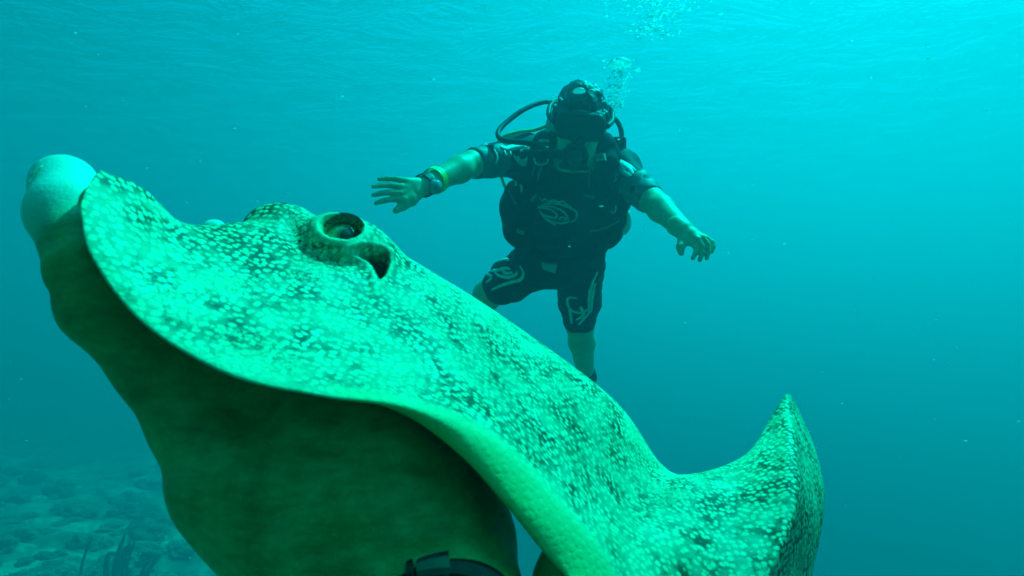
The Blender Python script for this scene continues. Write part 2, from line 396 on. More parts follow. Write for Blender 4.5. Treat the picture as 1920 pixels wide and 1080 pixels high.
def ray_material():
    M = Mat('stingray_skin')
    uv = M.coord()
    wob = M.noise(110, 2, .5, uv); w2 = M.new('ShaderNodeVectorMath', operation='SUBTRACT'); M.l.new(wob.outputs['Color'], w2.inputs[0]); w2.inputs[1].default_value = (.5, .5, .5)
    w3 = M.new('ShaderNodeVectorMath', operation='SCALE'); M.l.new(w2.outputs[0], w3.inputs[0]); w3.inputs['Scale'].default_value = .0030
    w4 = M.new('ShaderNodeVectorMath', operation='ADD'); M.l.new(uv, w4.inputs[0]); M.l.new(w3.outputs[0], w4.inputs[1])
    vo = M.new('ShaderNodeTexVoronoi', voronoi_dimensions='3D', feature='F1'); vo.inputs['Scale'].default_value = 298; vo.inputs['Randomness'].default_value = .62
    M.l.new(w4.outputs[0], vo.inputs['Vector'])
    spots = M.ramp(vo.outputs['Distance'], [(.34, (1, 1, 1)), (.54, (0, 0, 0))])
    # wormy lines
    wn_ = M.noise(330, 1.0, .4, uv, .2)
    dev = M.math('ABSOLUTE', M.math('SUBTRACT', wn_.outputs[0], .5)); worm = M.ramp(dev, [(.02, (0, 0, 0)), (.085, (1, 1, 1))])
    big = M.noise(17, 2, .5, uv); sel = M.ramp(big.outputs[0], [(.52, (0, 0, 0)), (.62, (.75, .75, .75))])
    pat = M.mix(sel.outputs[0], spots.outputs[0], worm.outputs[0])
    # where the ground colour is dark: clustered blotches
    bl = M.noise(52, 4, .62, uv, .4); bl2 = M.noise(9, 2, .5, uv)
    bsum = M.math('ADD', bl.outputs[0], M.math('MULTIPLY', M.math('SUBTRACT', bl2.outputs[0], .5), .55))
    blr = M.ramp(bsum, [(.34, (.32, .32, .32)), (.47, (.52, .52, .52)), (.55, (.80, .80, .80)), (.62, (1, 1, 1))])
    inv = M.math('SUBTRACT', 1.0, pat)
    dk = M.math('MULTIPLY', inv, blr.outputs[0])
    dorsal = M.new('ShaderNodeAttribute', attribute_name='dorsal').outputs['Fac']
    pale = M.new('ShaderNodeAttribute', attribute_name='pale').outputs['Fac']
    dark = M.new('ShaderNodeAttribute', attribute_name='dark').outputs['Fac']
    dk = M.math('MULTIPLY', M.math('MULTIPLY', dk, dorsal), M.math('SUBTRACT', 1.0, M.math('MULTIPLY', pale, .75)))
    fn1 = M.noise(45, 5, .7, uv); fn2 = M.noise(520, 2, .6, uv); fine = M.new('ShaderNodeMath', operation='ADD'); M.l.new(fn1.outputs[0], fine.inputs[0]); M.l.new(M.math('MULTIPLY', M.math('SUBTRACT', fn2.outputs[0], .5), .5), fine.inputs[1])
    base = M.ramp(fine.outputs[0], [(.28, (.54, .57, .27)), (.5, (.71, .74, .38)), (.72, (.86, .88, .52))])
    c1 = M.mix(dk, base.outputs[0], (.045, .07, .018))
    belly = M.ramp(fine.outputs[0], [(.3, (.54, .60, .16)), (.7, (.66, .70, .24))])
    c2 = M.mix(dorsal, belly.outputs[0], c1)
    c3 = M.mix(M.math('MULTIPLY', pale, .5), c2, (.62, .66, .30))
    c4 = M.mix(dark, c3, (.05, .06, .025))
    M.l.new(c4, M.b.inputs['Base Color']); M.b.inputs['Roughness'].default_value = .55; M.b.inputs['Specular IOR Level'].default_value = .25
    hs = M.math('ADD', M.math('MULTIPLY', pat, .6), M.math('MULTIPLY', M.noise(420, 3, .6, uv).outputs[0], .6))
    M.bump(hs, .35, .0006)
    return M.m
ray_ob = build_ray()
# ------------------------------------------------------------------ the photographer's hand under the ray
def build_hand():
    T = [(P(121, 347, .266), .0132), (P(128, 402, .251), .0139), (P(163, 510, .229), .0123), (P(190, 575, .233), .0136), (P(290, 690, .240), .0134),
         (P(368, 800, .242), .0155), (P(432, 880, .242), .0210), (P(585, 960, .242), .0255), (P(730, 1070, .240), .0310)]
    wrist = P(820, 1150, .240); arm = P(828, 1407, .165)
    fingers = [  # lying under the ray, the first one curling up beyond its far edge
        [(P(560, 850, .265), .013), (P(500, 760, .30), .0115), (P(440, 570, .34), .0098), (P(402, 437, .338), .0078)],
        [(P(640, 850, .28), .013), (P(640, 800, .33), .0115), (P(640, 740, .38), .010), (P(655, 660, .425), .009)],
        [(P(740, 880, .28), .013), (P(770, 850, .33), .0115), (P(800, 800, .39), .010), (P(820, 740, .45), .009)],
        [(P(800, 930, .27), .012), (P(860, 910, .31), .0105), (P(910, 880, .36), .009), (P(940, 850, .41), .008)]]
    def fn(p):
        d = chain(p, T, .006)
        pm = smin(ell(p, P(620, 935, .252), (.052, .034, .042)), ell(p, P(765, 1005, .276), (.046, .036, .046)), .03)
        d = smin(d, pm, .024)
        d = smin(d, chain(p, [(P(785, 1060, .280), .034), (wrist, .0275), (arm, .032)], .03), .018)
        d = smin(d, cone(p, P(838, 930, .262), P(885, 1010, .268), .0155, .018), .006)
        d = smin(d, cone(p, P(400, 745, .262), P(640, 800, .262), .016, .020), .02)     # ball of the little-finger side
        for f in fingers: d = smin(d, chain(p, f, .004), .007)
        # thumb joint creases and palm lines
        for q0, q1, dep, wd in ((P(95, 515, .219), P(200, 470, .219), .0012, .0014), (P(95, 548, .219), P(215, 495, .219), .0007, .0016),
                                (P(560, 1010, .212), P(790, 985, .212), .0014, .0022), (P(560, 1045, .207), P(830, 1000, .205), .0018, .0020), (P(420, 760, .222), P(640, 900, .212), .0010, .004),
                                (P(620, 800, .22), P(760, 960, .212), .0014, .004), (P(330, 880, .215), P(520, 760, .225), .0016, .003), (P(470, 1000, .21), P(700, 860, .215), .0022, .0035), (P(560, 830, .225), P(840, 880, .225), .0014, .0025)):
            fz = p @ NA(CF); k = fz / .222; pp = np.stack([p @ NA(CR) / k, p @ NA(CU) / k, 0 * k], 1)     # crease runs over the rounded skin
            f2 = lambda q: (q.dot(CR) / q.dot(CF) * .222, q.dot(CU) / q.dot(CF) * .222, 0)
            e = cone(pp, f2(q0), f2(q1), 0, 0); d = d + 1.5 * dep * np.exp(-(e / wd / 1.5) ** 2) * (fz < .275)
        return d
    lo = NA(P(60, 540, .17)); pts = np.array([NA(P(x, y, z)) for x in (40, 1020) for y in (280, 1420) for z in (.14, .45)])
    V, F = nets(fn, (-.215, .13, -.20), (.095, .48, .095), .0017, 2)
    M = Mat('hand_skin'); co = M.coord()
    a = M.noise(60, 4, .6, co); b = M.noise(700, 3, .6, co)
    mp = M.new('ShaderNodeMapping'); M.l.new(co, mp.inputs[0]); mp.inputs['Rotation'].default_value = (0, R(25), 0); mp.inputs['Scale'].default_value = (90, 90, 300)
    ln = M.noise(1.0, 4, .6, mp.outputs[0])
    vn = M.noise(26, 5, .68, co, 1.2); aa = M.math('ADD', M.math('MULTIPLY', a.outputs[0], .45), M.math('MULTIPLY', vn.outputs[0], .55)); aa = M.math('ADD', aa, M.math('MULTIPLY', M.math('SUBTRACT', ln.outputs[0], .5), .35))
    r = M.ramp(aa, [(.34, (.20, .185, .035)), (.5, (.34, .31, .065)), (.66, (.50, .46, .13))]); lit_fac = M.new('ShaderNodeAttribute', attribute_name='tip_light').outputs['Fac']
    M.l.new(M.mix(lit_fac, r.outputs[0], (.86, .84, .62)), M.b.inputs['Base Color'])  # painted sunlit tone blended in at the tips
    M.b.inputs['Roughness'].default_value = .5; M.b.inputs['Specular IOR Level'].default_value = .3
    M.b.inputs['Subsurface Weight'].default_value = 0.0
    M.bump(M.math('ADD', b.outputs[0], M.math('MULTIPLY', ln.outputs[0], .5)), .45, .0009)
    # the rest of the photographer, unseen behind the lens, added to keep light off the hand: sleeve, shoulder, trunk and head in dark neoprene
    el = Vector((-.12, -.16, -.24)); sh = Vector((-.22, -.42, -.12))
    def rest(p):
        d = chain(p, [(arm, .031), (el, .050), (sh, .075)], .03)
        d = smin(d, ell(p, (0, -.52, -.28), (.22, .14, .36)), .06); d = smin(d, ell(p, (0, -.50, .22), (.085, .11, .13)), .05)
        d = smin(d, chain(p, [(Vector((.22, -.42, -.10)), .075), (Vector((.34, -.25, -.34)), .05), (Vector((.16, -.12, -.14)), .036)], .03), .05)
        return smin(d, chain(p, [(Vector((-.1, -.60, -.60)), .11), (Vector((-.12, -.85, -1.0)), .08)], .03), .05)
    V2, F2 = nets(rest, (-.36, -1.0, -1.15), (.46, .2, .40), .014, 1)
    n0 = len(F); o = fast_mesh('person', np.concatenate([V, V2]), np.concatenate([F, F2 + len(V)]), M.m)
    o.data.materials.append(simple('photographer_suit', (.012, .014, .016), .7, .3, 30, .2, .2))
    # sunlight painted as paler skin on the thumb tip and first fingertip
    VA = np.concatenate([V, V2]); dp = np.linalg.norm(VA - NA(P(122, 360, .262)), axis=1); lit_w = np.maximum(np.clip((.046 - dp) / .022, 0, 1), np.clip((.020 - np.linalg.norm(VA - NA(P(402, 437, .338)), axis=1)) / .008, 0, 1))
    at = o.data.attributes.new('tip_light', 'FLOAT', 'POINT'); at.data.foreach_set('value', lit_w.astype(np.float32))
    ids = np.zeros(len(o.data.polygons), np.int32); ids[n0:] = 1; o.data.polygons.foreach_set('material_index', ids)
    tag(o, "bare hand of a person carrying the spotted stingray, thumb tip standing up past its snout", 'person')
    # thumb nail on the side away from the ray
    nail = nets(lambda p: smax(ell(p, P(100, 358, .2535), (.0092, .0080, .0125)), -ell(p, P(114, 358, .2545), (.0092, .0120, .0140)), .001), (-.21, .19, .0), (-.13, .30, .12), .0008)
    if len(nail[0]): fast_mesh('thumb_nail', *nail, simple('nail', (.66, .60, .42), .3, .05, 80, 0), o)
    # black strap round the wrist with a buckle
    root = bpy.data.objects.new('wrist_strap', None); COL.objects.link(root)
    c = NA(P(822, 1232, .209)); axd = NA(arm) - NA(P(820, 1150, .240)); axd /= np.linalg.norm(axd)
    root.location = c
    axis = Vector(axd); s = axis.orthogonal().normalized(); t = axis.cross(s)
    def ring(r0, r1, hw, a0=0, a1=2 * math.pi, n=72):
        V, F = [], []
        for k in range(n):
            an = a0 + (a1 - a0) * k / (n - (0 if a1 - a0 > 6.2 else 1)); u = s * math.cos(an) + t * math.sin(an)
            for rr, h_ in ((r0, -hw), (r1, -hw * .9), (r1, hw * .9), (r0, hw)): V.append(u * rr + axis * h_)
        m = n if a1 - a0 > 6.2 else n - 1
        for k in range(m):
            k2 = (k + 1) % n
            for q in range(4): F.append((k * 4 + q, k * 4 + (q + 1) % 4, k2 * 4 + (q + 1) % 4, k2 * 4 + q))
        if m < n: F += [(0, 1, 2, 3), tuple((n - 1) * 4 + q for q in (3, 2, 1, 0))]
        return V, F
    blk = simple('strap_rubber', (.008, .009, .008), .8, .3, 200, .2, .1)
    mesh_obj('band', *ring(.026, .0328, .012), blk, root, False)
    # buckle at the side that faces the lens and up
    view = -Vector(c).normalized() * .6 + CU * .8 - CR * .05; an = math.atan2(view.dot(t), view.dot(s))
    mesh_obj('keeper', *ring(.0324, .0344, .0116, an - .16, an + .16, 10), simple('strap_keeper', (.03, .036, .028), .7, .2, 200, .2, .1), root, False)
    mesh_obj('keeper', *ring(.0324, .0350, .0124, an + .20, an + .26, 5), blk, root, False)
    tag(root, 'black rubber strap with a keeper loop round the wrist of the carrying hand', 'strap')
build_hand()
# ------------------------------------------------------------------ the diver
SKIN = simple('diver_skin', (.58, .50, .26), .5, .12, 25, .1, .3)
SUIT = simple('neoprene_black', (.009, .011, .013), .7, .4, 30, .25, .2)
SLEEVE = simple('neoprene_grey', (.14, .17, .16), .6, .25, 40, .25, .3)
BLACK = simple('black_rubber', (.012, .014, .016), .6, .3, 60, .1, .25)
NYLON = simple('vest_nylon', (.007, .009, .011), .75, .5, 22, .5, .15)
PRINT = simple('white_print', (.82, .84, .72), .6, .15, 60, 0, .2)
GREYP = simple('grey_plastic', (.42, .46, .42), .45, .1, 60, .05)
YEL = simple('yellow_hose', (.70, .66, .04), .45, .1, 60, .05)
STEEL = simple('brushed_steel', (.55, .57, .55), .3, .1, 90, .05, metal=.8)

def frame(C, tilt, roll):
    v = C.normalized(); up = (CU - v * CU.dot(v)).normalized(); rt = v.cross(up)
    f = (-v * math.cos(R(tilt)) - up * math.sin(R(tilt))).normalized()
    u = (up * math.cos(R(tilt)) - v * math.sin(R(tilt))).normalized()
    Q = Matrix.Rotation(R(roll), 3, f); return (Q @ rt), f, (Q @ u)
HC = P(1086, 236, 1.90); HX, HF, HU = frame(HC, 16, -7)
HAX = [HX, HF, HU]
def hp(x, f, u): return HC + HX * x + HF * f + HU * u
SHL, ELL, WRL = P(980, 292, 2.10), P(885, 307, 1.90), P(797, 347, 1.70)
SHR, ELR, WRR = P(1158, 318, 2.08), P(1222, 376, 1.90), P(1283, 432, 1.70)
NECK, CHEST, BELLY, PELV = P(1078, 305, 2.03), P(1066, 370, 2.14), P(1055, 440, 2.29), P(1048, 485, 2.40)
HIPL, KNL, ANL = P(1010, 492, 2.43), P(915, 552, 2.74), P(868, 640, 3.10)
HIPR, KNR, ANR = P(1086, 500, 2.43), P(1087, 606, 2.76), P(1098, 702, 3.14)
TAX = [CR, ((CHEST - PELV).normalized().cross(CR)).normalized(), (CHEST - PELV).normalized()]   # across, thick, along

def torso(p, g=0.0):
    d = ell(p, CHEST, (.175 + g, .115 + g, .20 + g), TAX)
    d = smin(d, ell(p, BELLY, (.145 + g, .112 + g, .17 + g), TAX), .06)
    d = smin(d, ell(p, PELV, (.155 + g, .115 + g, .12 + g), TAX), .05)
    d = smin(d, chain(p, [(SHL, .068 + g), (CHEST + (SHL - CHEST) * .3 + CU * .06, .085 + g), (CHEST + (SHR - CHEST) * .3 + CU * .06, .085 + g), (SHR, .068 + g)], .03), .05)
    return d
def body_sdf(p):
    d = ell(p, hp(0, -.008, .022), (.076, .095, .098), HAX)
    d = smin(d, ell(p, hp(0, .030, -.055), (.058, .062, .062), HAX), .03)
    d = smin(d, ell(p, hp(0, .060, -.095), (.026, .022, .018), HAX), .02)          # chin
    d = smin(d, cone(p, hp(0, .088, .02), hp(0, .104, -.018), .010, .014), .012)   # nose
    for s in (-1, 1): d = smin(d, ell(p, hp(s * .078, -.01, .0), (.010, .020, .032), HAX), .006)   # ears
    d = smin(d, cone(p, hp(0, -.03, -.05), NECK, .058, .064), .03)
    d = smin(d, torso(p), .05)
    for S, E, W in ((SHL, ELL, WRL), (SHR, ELR, WRR)):
        m = E.lerp(W, .3)
        d = smin(d, chain(p, [(S, .056), (E, .0385), (m, .0390), (W, .0270)], .02), .03)
    for H, K, A in ((HIPL, KNL, ANL), (HIPR, KNR, ANR)):
        m = K.lerp(A, .33)
        d = smin(d, chain(p, [(H, .092), (K, .062), (m, .060), (A, .042)], .03), .04)
    return d
def hand_sdf(W, knuckles, tips, thumb, side):
    mid = [W.lerp(k, .5) for k in knuckles]
    def fn(p):
        d = chain(p, [(W + (W - sum(knuckles, Vector()) / 4) * .5, .0295), (W, .0275)], .01)
        for k, t, m in zip(knuckles, tips, mid):
            d = smin(d, chain(p, [(W, .019), (m, .0145), (k, .0095)], .006), .008)
        for k, t in zip(knuckles, tips):
            d = smin(d, chain(p, [(k, .0092)] + [(q, r) for q, r in zip(t, (.0080, .0072, .0058))], .002), .0022)
        return smin(d, chain(p, [(W.lerp(thumb[0], .3), .018), (thumb[0], .0145), (thumb[1], .0115), (thumb[2], .0085)], .006), .014)
    allp = [W + (W - sum(knuckles, Vector()) / 4) * .5] + knuckles + [q for t in tips for q in t] + thumb
    lo = NA([min(q[i] for q in allp) for i in range(3)]) - .04; hi = NA([max(q[i] for q in allp) for i in range(3)]) + .04
    return nets(fn, lo, hi, .0026, 1)
def seg3(a, b, bend):
    return [a.lerp(b, .4) + bend * 1.0, a.lerp(b, .72) + bend * .8, b]
def build_person():
    V, F = nets(body_sdf, NA((-.45, 1.55, -.75)), NA((.70, 3.35, 1.05)), .0085, 1)
    parts = [(V, F)]
    # spread hand, fingers to the side (photo left)
    W = WRL; kn = [P(760, 339, 1.64), P(751, 350, 1.625), P(750, 362, 1.62), P(757, 373, 1.625)]
    tip = [P(711, 336, 1.585), P(700, 350, 1.57), P(700, 366, 1.57), P(705, 381, 1.58)]
    tips = [seg3(k, t, CU * .004) for k, t in zip(kn, tip)]
    th = [P(772, 376, 1.65), P(757, 386, 1.63), P(742, 395, 1.61)]
    parts.append(hand_sdf(W, kn, tips, th, -1))
    # drooping hand (photo right)
    W = WRR; kn = [P(1299, 457, 1.65), P(1308, 449, 1.645), P(1317, 446, 1.65), P(1324, 448, 1.67)]
    tip = [P(1299, 484, 1.62), P(1312, 488, 1.62), P(1325, 484, 1.625), P(1334, 472, 1.65)]
    tips = [seg3(k, t, (CR * .010 + CU * .004)) for k, t in zip(kn, tip)]
    th = [P(1281, 452, 1.67), P(1276, 463, 1.655), P(1277, 474, 1.645)]
    parts.append(hand_sdf(W, kn, tips, th, 1))
    off = 0; VV, FF = [], []
    for v, f in parts: VV.append(v); FF.append(f + off); off += len(v)
    o = fast_mesh('person', np.concatenate(VV), np.concatenate(FF), SKIN)
    tag(o, 'diver in a black short-sleeved wetsuit swimming with both arms spread', 'person')
    # hair
    def hair(p):
        n = sum(a * np.sin(p[:, 0] * f + 1.7 * np.sin(p[:, 2] * f * .7 + i)) * np.sin(p[:, 1] * f * .8 + 2 * np.sin(p[:, 0] * f * .5) + i * 2.1) for i, (f, a) in enumerate(((55, .0045), (120, .0022), (260, .0014))))
        d = ell(p, hp(0, -.012, .030), (.086, .104, .104), HAX) + n
        q = p - NA(HC); f = q @ NA(HF); u = q @ NA(HU)
        return smax(d, smax(f * .8 - u * .55 - .022, -u - .065, .02), .012)
    lo = NA(HC) - .16; hi = NA(HC) + .17
    fast_mesh('hair', *nets(hair, lo, hi, .0036, 0), simple('dark_hair', (.012, .012, .011), .5, .5, 90, .8), o)
    # dark beard round the mouth
    fast_mesh('beard', *nets(lambda p: smax(ell(p, hp(0, .052, -.068), (.044, .048, .030), HAX), -(p - NA(HC)) @ NA(HF) + .045, .008), lo, hi, .0045, 1), simple('beard', (.05, .045, .03), .8, .5, 120, .6), o)
    # wetsuit
    def suit(p):
        g = .007; d = torso(p, g)
        d = smin(d, cone(p, NECK, NECK.lerp(CHEST, .3), .060, .09), .03)
        for H, K, cut in ((HIPL, KNL, .80), (HIPR, KNR, .95)):
            t = (K - H).normalized(); e = chain(p, [(H, .102), (H.lerp(K, .55), .088), (K, .071)], .03)
            d = smin(d, smax(e, (p - NA(H.lerp(K, cut))) @ NA(t), .004), .03)
        for S, E in ((SHL, ELL), (SHR, ELR)):
            t = (E - S).normalized(); e = chain(p, [(S, .068), (E, .0445)], .03)
            d = smin(d, smax(e, (p - NA(S.lerp(E, .98))) @ NA(t), .004), .03)
        w = .0022 * np.sin(p @ NA(TAX[2]) * 95 + 2.5 * np.sin(p @ NA(CR) * 22)) + .0016 * np.sin(p[:, 0] * 60 + p[:, 2] * 47)
        return d + w
    sv_, sf_ = nets(suit, NA((-.30, 1.75, -.42)), NA((.62, 2.95, .85)), .0075, 1)
    su = fast_mesh('wetsuit', sv_, sf_, SUIT, o)
    # grey panels on the lower sleeves
    for S, E in ((SHL, ELL), (SHR, ELR)):
        t = (E - S).normalized()
        def slv(p, S=S, E=E, t=t):
            e = chain(p, [(S, .0712), (E, .0475)], .03); a = S.lerp(E, .50); b = S.lerp(E, .985)
            w = .0015 * np.sin((p @ NA(t)) * 110 + p[:, 0] * 30)
            return np.maximum(np.maximum(e + w, -(p - NA(a)) @ NA(t)), (p - NA(b)) @ NA(t))
        lo2 = np.minimum(NA(S), NA(E)) - .09; hi2 = np.maximum(NA(S), NA(E)) + .09
        fast_mesh('sleeve_panel', *nets(slv, lo2, hi2, .006, 1), SLEEVE, su)
    return o, su
person, suit_ob = build_person()

def bvh_of(*obs):
    vs, fs = [], []
    for o in obs:
        b = len(vs); vs += [o.matrix_world @ v.co for v in o.data.vertices]; fs += [tuple(i + b for i in p.vertices) for p in o.data.polygons]
    return BVHTree.FromPolygons(vs, fs)
def ribbons(name, strokes, bvh, mat, parent, w=.004, lift=.0025):
    """raised print: strokes of (x, y) points laid onto a surface"""
    V, F = [], []
    for st in strokes:
        ww = w
        if isinstance(st, tuple): st, ww = st
        C = crv([Vector((x, y, 0)) for x, y in st], max(10, 5 * len(st))); hits = []
        for c in C:
            h = bvh.ray_cast(Vector((0, 0, 0)), P(c.x, c.y, 1).normalized(), 6)
            if h[0] is not None: hits.append((h[0], h[1]))
        m = len(hits)
        if m < 3: continue
        b = len(V)
        for i, (q, n) in enumerate(hits):
            t = (hits[min(i + 1, m - 1)][0] - hits[max(i - 1, 0)][0]).normalized(); s = t.cross(n).normalized()
            k = ww * (.35 + .65 * math.sin(math.pi * (.08 + .84 * i / (m - 1))))
            for sx, lf in ((-.5, -.004), (-.5, lift), (.5, lift), (.5, -.004)): V.append(q + s * sx * k + n * lf)
        for i in range(m - 1):
            for e in range(3): F.append((b + 4 * i + e, b + 4 * i + e + 1, b + 4 * i + 5 + e, b + 4 * i + 4 + e))
    return mesh_obj(name, V, F, mat, parent) if V else None
BV = bvh_of(suit_ob, *[c for c in suit_ob.children])
LINE = simple('green_grey_print', (.42, .48, .38), .6, .2, 60, 0, .2)
em = [[(1008, 388), (1030, 381), (1055, 384), (1075, 393), (1082, 400), (1078, 412), (1070, 416)],
      [(1008, 388), (1035, 387), (1058, 398), (1067, 412)],
      [(1008, 389), (1028, 391), (1042, 399), (1044, 406), (1037, 408), (1020, 402), (1010, 394)],
      [(1010, 394), (1022, 407), (1040, 416), (1056, 418), (1068, 414)],
      [(1050, 413), (1050, 408), (1057, 407), (1062, 411), (1055, 414)],
      [(1014, 399), (1026, 412), (1042, 422)],
      [(1012, 371), (1017, 376), (1022, 373), (1030, 378), (1038, 375), (1047, 379), (1055, 377), (1064, 384), (1072, 388)]]
ribbons('chest_emblem', em, BV, LINE, suit_ob, .0068)
thighL = [[(900, 520), (912, 505), (930, 492), (948, 486), (955, 488)], [(900, 520), (915, 510), (932, 507), (948, 503), (958, 505)], [(905, 527), (912, 514), (922, 520), (912, 530)],
          [(925, 505), (935, 516), (955, 520), (968, 514), (970, 508)], [(975, 498), (982, 512), (976, 524), (955, 530), (938, 536), (922, 543)], [(940, 502), (948, 512), (962, 511)]]
ribbons('thigh_print', [(s, .014) for s in thighL], BV, simple('thigh_print', (.62, .70, .55), .6, .2, 60, 0, .2), suit_ob)
thighR = [[(1120, 510), (1112, 528), (1106, 548), (1104, 570), (1104, 590)], [(1116, 530), (1110, 560), (1108, 585)], [(1082, 559), (1066, 558), (1065, 572), (1076, 584), (1095, 585), (1105, 575)],
          [(1065, 566), (1070, 590), (1072, 607)], [(1085, 608), (1096, 596), (1104, 586)], [(1080, 600), (1092, 592), (1098, 580)], [(1088, 574), (1093, 584)]]
ribbons('thigh_print', [(s, .013) for s in thighR], BV, simple('thigh_print', (.62, .70, .55), .6, .2, 60, 0, .2), suit_ob)
shL = [([(938, 273), (950, 277), (965, 274), (985, 271), (1000, 274)], .014), ([(975, 283), (985, 276), (995, 282), (988, 298), (975, 300), (970, 290)], .010), ([(962, 288), (975, 304), (988, 306), (993, 298)], .008),
       ([(945, 280), (948, 290)], .006), ([(955, 280), (958, 290)], .006), ([(926, 278), (932, 292), (930, 305)], .005)]
ribbons('shoulder_print', [([(x, y + 2) for x, y in q], w * 1.5) for q, w in shL], BV, PRINT, suit_ob)
shR = [([(1148, 302), (1162, 308), (1178, 318), (1186, 328)], .016), ([(1150, 310), (1152, 320), (1160, 316), (1170, 324), (1183, 332)], .014), ([(1140, 318), (1136, 332), (1145, 342), (1157, 335)], .009), ([(1142, 330), (1150, 338), (1158, 326)], .007), ([(1160, 300), (1180, 312), (1192, 322)], .007)]
ribbons('shoulder_print', [([(x, y - 1) for x, y in q], w * 1.5) for q, w in shR], BV, PRINT, suit_ob)

# ---- mask
def empty(name, loc):
    o = bpy.data.objects.new(name, None); COL.objects.link(o); o.location = loc; return o
def nets_part(name, fn, c, r, h, mat, parent, smooth=1):
    V, F = nets(fn, NA(c) - r, NA(c) + r, h, smooth)
    return fast_mesh(name, V - NA(parent.location), F, mat, parent)
def tube_part(name, pts, r, mat, parent, **k):
    return tube(name, [Vector(p) - parent.location for p in pts], r, mat, parent, **k)
mk = empty('diving_mask', hp(0, .10, .022)); MC = hp(0, .093, .026)
def mframe(p):
    a = rbox(p, MC, (.074, .028, .042), .026, HAX); b = rbox(p, MC + HF * .012, (.063, .06, .031), .020, HAX)
    q = p - NA(MC); nose = ell(p, hp(0, .105, -.022), (.020, .026, .026), HAX)
    return smin(smax(a, -b, .004), smax(nose, -((p - NA(hp(0, .07, 0))) @ NA(HF)), .004), .010)
nets_part('frame', mframe, MC, .11, .0042, BLACK, mk)
skirt = nets_part('skirt', lambda p: smax(rbox(p, MC - HF * .028, (.071, .030, .044), .026, HAX), -ell(p, hp(0, -.0, .022), (.075, .094, .096), HAX), .004), MC, .12, .0048, BLACK, mk)
gl = Mat('mask_glass'); gl.b.inputs['Base Color'].default_value = (.012, .02, .022, 1); gl.b.inputs['Roughness'].default_value = .06
nets_part('lens', lambda p: rbox(p, MC + HF * .018, (.064, .003, .032), .003, HAX), MC, .09, .003, gl.m, mk, 0)
tube_part('strap', [hp(.080, .085, .03), hp(.098, .02, .035), hp(.085, -.075, .045), hp(0, -.128, .05), hp(-.085, -.075, .045), hp(-.098, .02, .035), hp(-.080, .085, .03)], .008, BLACK, mk, n=60)
tag(mk, "black diving mask with dark lens strapped over the diver's face", 'diving mask')
# ---- regulator
rg = empty('regulator', hp(-.004, .135, -.055)); RC = hp(-.006, .138, -.052)
nets_part('second_stage', lambda p: smin(smax(ell(p, RC, (.041, .045, .040), HAX), (p - NA(RC)) @ NA(HF) - .018, .006), cone(p, RC - HX * .02, RC - HX * .062 - HF * .005, .017, .013), .012), RC, .09, .0035, BLACK, rg)
nets_part('purge_cover', lambda p: smax(ell(p, RC + HF * .012, (.027, .018, .027), HAX), -rbox(p, RC + HF * .03, (.017, .005, .0035), .002, HAX), .002), RC, .06, .0026, simple('purge_grey', (.03, .035, .035), .4, .2, 80, .1), rg)
nets_part('exhaust_tee', lambda p: smin(cone(p, RC - HU * .034 - HX * .034 - HF * .01, RC - HU * .028, .011, .016), cone(p, RC - HU * .028, RC - HU * .034 + HX * .034 - HF * .01, .016, .011), .01), RC - HU * .03, .07, .0032, BLACK, rg)
nets_part('mouthpiece', lambda p: cone(p, RC - HF * .02, RC - HF * .065, .018, .015), RC - HF * .04, .07, .0035, GREYP, rg)
tube_part('hose', [P(1050, 196, 2.16), P(1022, 191, 2.12), P(985, 204, 2.06), P(950, 229, 2.00), P(934, 248, 1.95), P(940, 261, 1.91), P(965, 266, 1.88), P(1000, 270, 1.84), RC - HX * .06], .0085, BLACK, rg, n=70)
tag(rg, "black mouth regulator and its looping hose held between the diver's teeth", 'regulator')
yh = tube('spare_air_hose', [P(1052, 226, 2.18), P(1005, 243, 2.16), P(970, 248, 2.14), P(944, 257, 2.12), P(931, 275, 2.14), P(931, 300, 2.20), P(938, 325, 2.26), P(948, 352, 2.30), P(965, 375, 2.30)], .0062, YEL, n=70)
tag(yh, "thin yellow air hose curving out from behind the diver's neck", 'hose')
ih = tube('inflator_hose', [P(1120, 208, 2.14), P(1140, 213, 2.12), P(1156, 226, 2.10), P(1165, 246, 2.08), P(1163, 268, 2.06), P(1152, 292, 2.02), P(1146, 315, 1.99)], .0085, BLACK, n=50)
tag(ih, "black low pressure hose arching over the diver's shoulder to the vest", 'hose')
# ---- cylinder on the back
AX = TAX[2]; BK = -TAX[1] if TAX[1].dot(CF) < 0 else TAX[1]
tk = empty('scuba_tank', PELV + BK * .22); T0 = PELV + BK * .215 - AX * .05; T1 = CHEST + BK * .215 + AX * .20
tank = [(T0, .04), (T0 + AX * .02, .085), (T0.lerp(T1, .5), .088), (T1 - AX * .05, .085), (T1, .045), (T1 + AX * .02, .024)]
tube_part('cylinder', [q for q, r in tank], [r for q, r in tank], simple('painted_tank', (.35, .38, .36), .35, .15, 20, .05), tk, seg=28, n=60)
tube_part('valve', [T1, T1 + AX * .05, T1 + AX * .085], [.024, .022, .018], STEEL, tk, seg=14, n=10)
tube_part('valve_knob', [T1 + AX * .055 + CR * .02, T1 + AX * .055 + CR * .075], [.016, .020], BLACK, tk, seg=12, n=8)
tube_part('first_stage', [T1 + AX * .06, T1 + AX * .06 - BK * .055], [.024, .026], STEEL, tk, seg=16, n=8)
tag(tk, "pale scuba cylinder strapped behind the diver's back", 'scuba tank')
